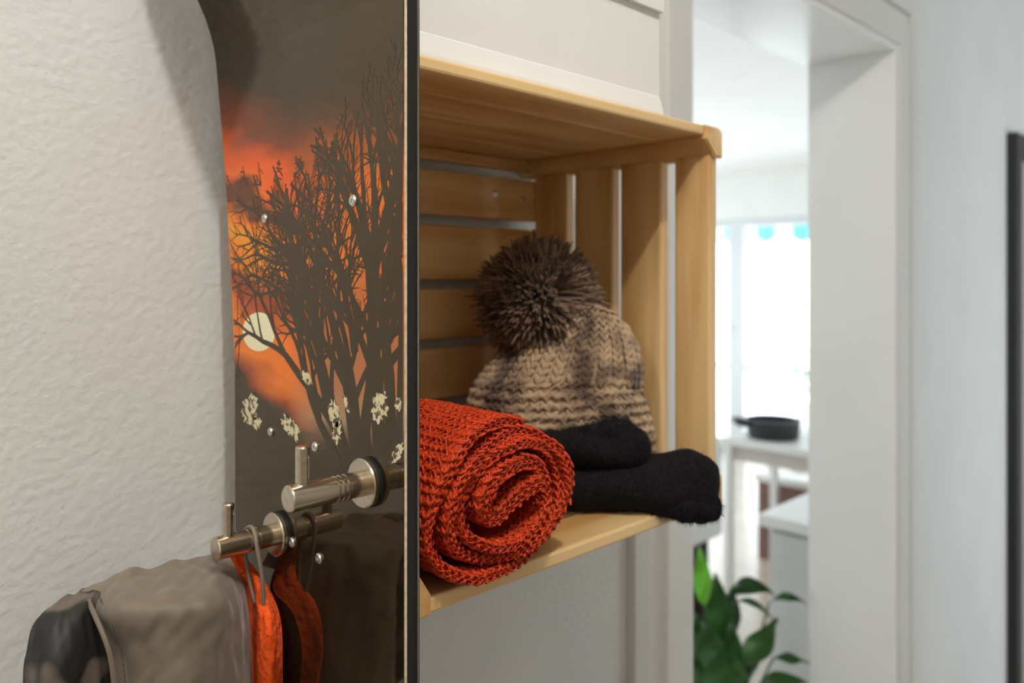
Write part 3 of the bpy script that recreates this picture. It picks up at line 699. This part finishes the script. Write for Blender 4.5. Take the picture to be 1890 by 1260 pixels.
M_cab = mat('light_grey_front', (.56, .57, .56), .35, col2=(.60, .61, .60), nscale=5)
box('body', 2.125, 2.62, .74, 1.085, FL, -.70, M_cab, cb); box('worktop', 2.09, 2.64, .74, 1.11, -.70, -.665, M_white, cb, .006)
box('door', 2.105, 2.124, .745, 1.08, FL+.08, -.71, M_cab, cb, .002)
lathe('knob', (2.105, .80, -.80), (-1, 0, 0), [(0, .006), (.015, .006), (.017, .013), (.026, .013)], M_steel, cb, 14)
jar = lathe('lidded_jar', (2.28, .86, -.665), (0, 0, 1), [(0, .035), (.01, .045), (.05, .05), (.075, .042), (.09, .02), (.1, .012)], M_white, None, 20)
tag(jar, 'round white lidded jar on the white cabinet', 'jar')
sd = thing('sideboard', 'pale sideboard with round knobs on legs, behind the glove tips', 'sideboard', (2.5, 2.1, FL))
box('body', 1.7, 3.14, 1.84, 2.28, -1.13, -.70, M_white, sd, .004)
for x in (1.74, 2.22, 2.70):
    dr = box('drawer', x, x+.42, 1.822, 1.839, -1.11, -.72, M_white, sd, .003)
    lathe('knob', (x+.36, 1.822, -.99), (0, -1, 0), [(0, .008), (.012, .008), (.016, .022), (.03, .02)], M_pvc, dr, 14)
for x, y in ((1.75, 1.88), (3.05, 1.88), (1.75, 2.2), (3.05, 2.2)): box('leg', x, x+.05, y, y+.05, FL, -1.13, M_black, sd)
tag(box('floor_basket', 2.55, 3.0, 1.9, 2.2, FL, -1.30, mat('tan_wicker', (.42, .26, .15), .8, col2=(.5, .33, .2), nscale=60, bump=.004, bscale=80), None, .02), 'tan wicker basket on the floor under the sideboard', 'basket')

# ------------------------------------------------------------------ potted plant
def leafmat(nm, c, c2): 
    m = mat(nm, c, .32, col2=c2, nscale=14); return m
M_leaf = leafmat('dark_green_leaf', (.012, .055, .012), (.03, .12, .02)); M_lb = leafmat('bright_green_leaf', (.10, .42, .012), (.16, .52, .03))
pb = at(1350, 1260, 'D', 1.62)
plant = thing('potted_plant', 'leafy green plant with one bright upright leaf, in the doorway', 'plant', (pb[0], pb[1], -1.10))
lathe('pot', (pb[0], pb[1], -1.10), (0, 0, 1), [(0, .07), (.01, .075), (.14, .095), (.15, .098), (.15, .085), (.12, .08)], M_white, plant, 28)
lathe('soil', (pb[0], pb[1], -.99), (0, 0, 1), [(0, .0855), (.012, .08)], mat('dark_soil', (.03, .02, .012), .95), plant, 20)
def leaf(b, t, wpx, m, D, arch=0, Dt=None):
    D2 = Dt or D; p0, p1 = np.array(at(*b, 'D', D)), np.array(at(*t, 'D', D2)); w = wpx/1480*D/2
    ax = p1-p0; ln = np.linalg.norm(ax); rgt = np.array([R2, -R2, 0]); up = np.array([0, 0, 1.])
    sd_ = np.cross(ax, np.array([R2, R2, 0])); sd_ /= np.linalg.norm(sd_); nrm = np.cross(sd_, ax/ln)
    n = 12; V = []; F = []
    for i in range(n+1):
        s = i/n; c = p0+ax*s+up*arch/1480*D*4*s*(1-s); wi = w*math.sin(PI*min(1, s**.75*.98+.02))**.8 if 0 < i < n else w*.04
        for j, k in enumerate((-1, -.5, 0, .5, 1)):
            V.append(c+sd_*wi*k-nrm*(.25*w*abs(k)*(-1))+nrm*.006*math.sin(s*9+j))
    for i in range(n):
        for j in range(4): a = i*5+j; F.append([a, a+1, a+6, a+5])
    V = np.array(V); k = len(V); V = np.vstack([V, V-nrm*.0006]); F += [[a+k for a in f][::-1] for f in F]
    mesh_np('leaf', V, F, m, plant)
    return p0
LV = [((1302,1118),(1292,1011),33,M_lb,1.55,0), ((1330,1200),(1322,1058),50,M_leaf,1.62,0), ((1345,1190),(1352,1085),40,M_leaf,1.66,4), ((1340,1102),(1432,1100),30,M_leaf,1.62,20), ((1420,1112),(1492,1118),13,M_leaf,1.6,14),
      ((1352,1112),(1432,1150),11,M_leaf,1.63,18), ((1375,1232),(1436,1142),50,M_leaf,1.58,-3), ((1428,1213),(1494,1224),17,M_leaf,1.6,3), ((1392,1300),(1492,1262),46,M_leaf,1.6,18), ((1300,1230),(1284,1132),44,M_leaf,1.6,0),
      ((1330,1250),(1300,1150),52,M_leaf,1.56,0), ((1352,1262),(1350,1150),48,M_leaf,1.6,0), ((1375,1262),(1395,1170),36,M_leaf,1.66,0), ((1305,1290),(1268,1200),46,M_leaf,1.62,0), ((1330,1300),(1322,1200),56,M_leaf,1.55,0), ((1355,1300),(1360,1215),52,M_leaf,1.56,0), ((1288,1300),(1270,1150),30,M_leaf,1.7,0),
      ((1340,1165),(1306,1090),40,M_leaf,1.64,0), ((1318,1190),(1345,1120),44,M_leaf,1.67,0)]
root = np.array([pb[0], pb[1], -.985])
for b, t, w_, m_, D_, ar in LV:
    p0 = leaf(b, t, w_, m_, D_, ar)
    mid = (p0+root)/2+np.array([0, 0, .02]); sp2, _ = spline([root, mid, p0], 10); tube('stem', sp2, .0022, M_leaf, plant, 5)
ps = thing('plant_stand', 'small white stand under the potted plant', 'stand', (pb[0], pb[1], FL))
box('top', pb[0]-.13, pb[0]+.13, pb[1]-.11, pb[1]+.13, -1.12, -1.10, M_white, ps)
for sx in (-.11, .09):
    for sy in (-.09, .10): box('leg', pb[0]+sx, pb[0]+sx+.02, pb[1]+sy, pb[1]+sy+.02, FL, -1.12, M_white, ps)

# ------------------------------------------------------------------ outside the window: awning valance and greenery
M_aw = mat('white_awning_cloth', (.8, .82, .82), .8); M_teal = mat('teal_awning_stripe', (.16, .55, .55), .8)
aw = thing('awning', 'white and teal scalloped awning edge outside the living room window', 'awning', (7.6, 3, .5))
y = 1.0; i = 0
while y < 5.4:
    w_ = .19; pts = [(y, .62)]+[(y+w_*k/8, .40-.05*math.sin(PI*k/8)) for k in range(9)]+[(y+w_, .62)]
    V = [(7.6, a, b) for a, b in pts]+[(7.602, a, b) for a, b in pts]; n = len(pts); F = [list(range(n)), [n+k for k in range(n)][::-1]]+[[k, (k+1) % n, n+(k+1) % n, n+k] for k in range(n)]
    mesh_np('valance_scallop', V, F, M_teal if i % 2 else M_aw, aw, False); y += w_; i += 1
box('cover', 6.75, 7.6, 1.0, 5.4, .62, .625, M_aw, aw)
struct(box('balcony_slab', 6.68, 8.4, .5, 5.6, FL-.1, FL-.01, M_ceil))
sh = thing('balcony_shrub', 'small green shrub on the balcony outside the window', 'shrub', (7.9, 3.6, FL))
lathe('pot', (7.9, 3.6, FL-.01), (0, 0, 1), [(0, .12), (.3, .16), (.3, .14)], M_white, sh, 20)
k = 260; c_ = np.array([7.9, 3.6, -.98])+rng.normal(0, .11, (k, 3))*np.array([1, 1.3, 1.2]); uu = rng.normal(size=(k, 3)); uu /= np.linalg.norm(uu, axis=1)[:, None]; vv = np.cross(uu, rng.normal(size=(k, 3))); vv /= np.linalg.norm(vv, axis=1)[:, None]
V = np.stack([c_-uu*.04, c_+vv*.015, c_+uu*.04, c_-vv*.015], 1).reshape(-1, 3); o = mesh_np('foliage', V, np.arange(4*k).reshape(k, 4), M_lb, sh); o['kind'] = 'stuff'
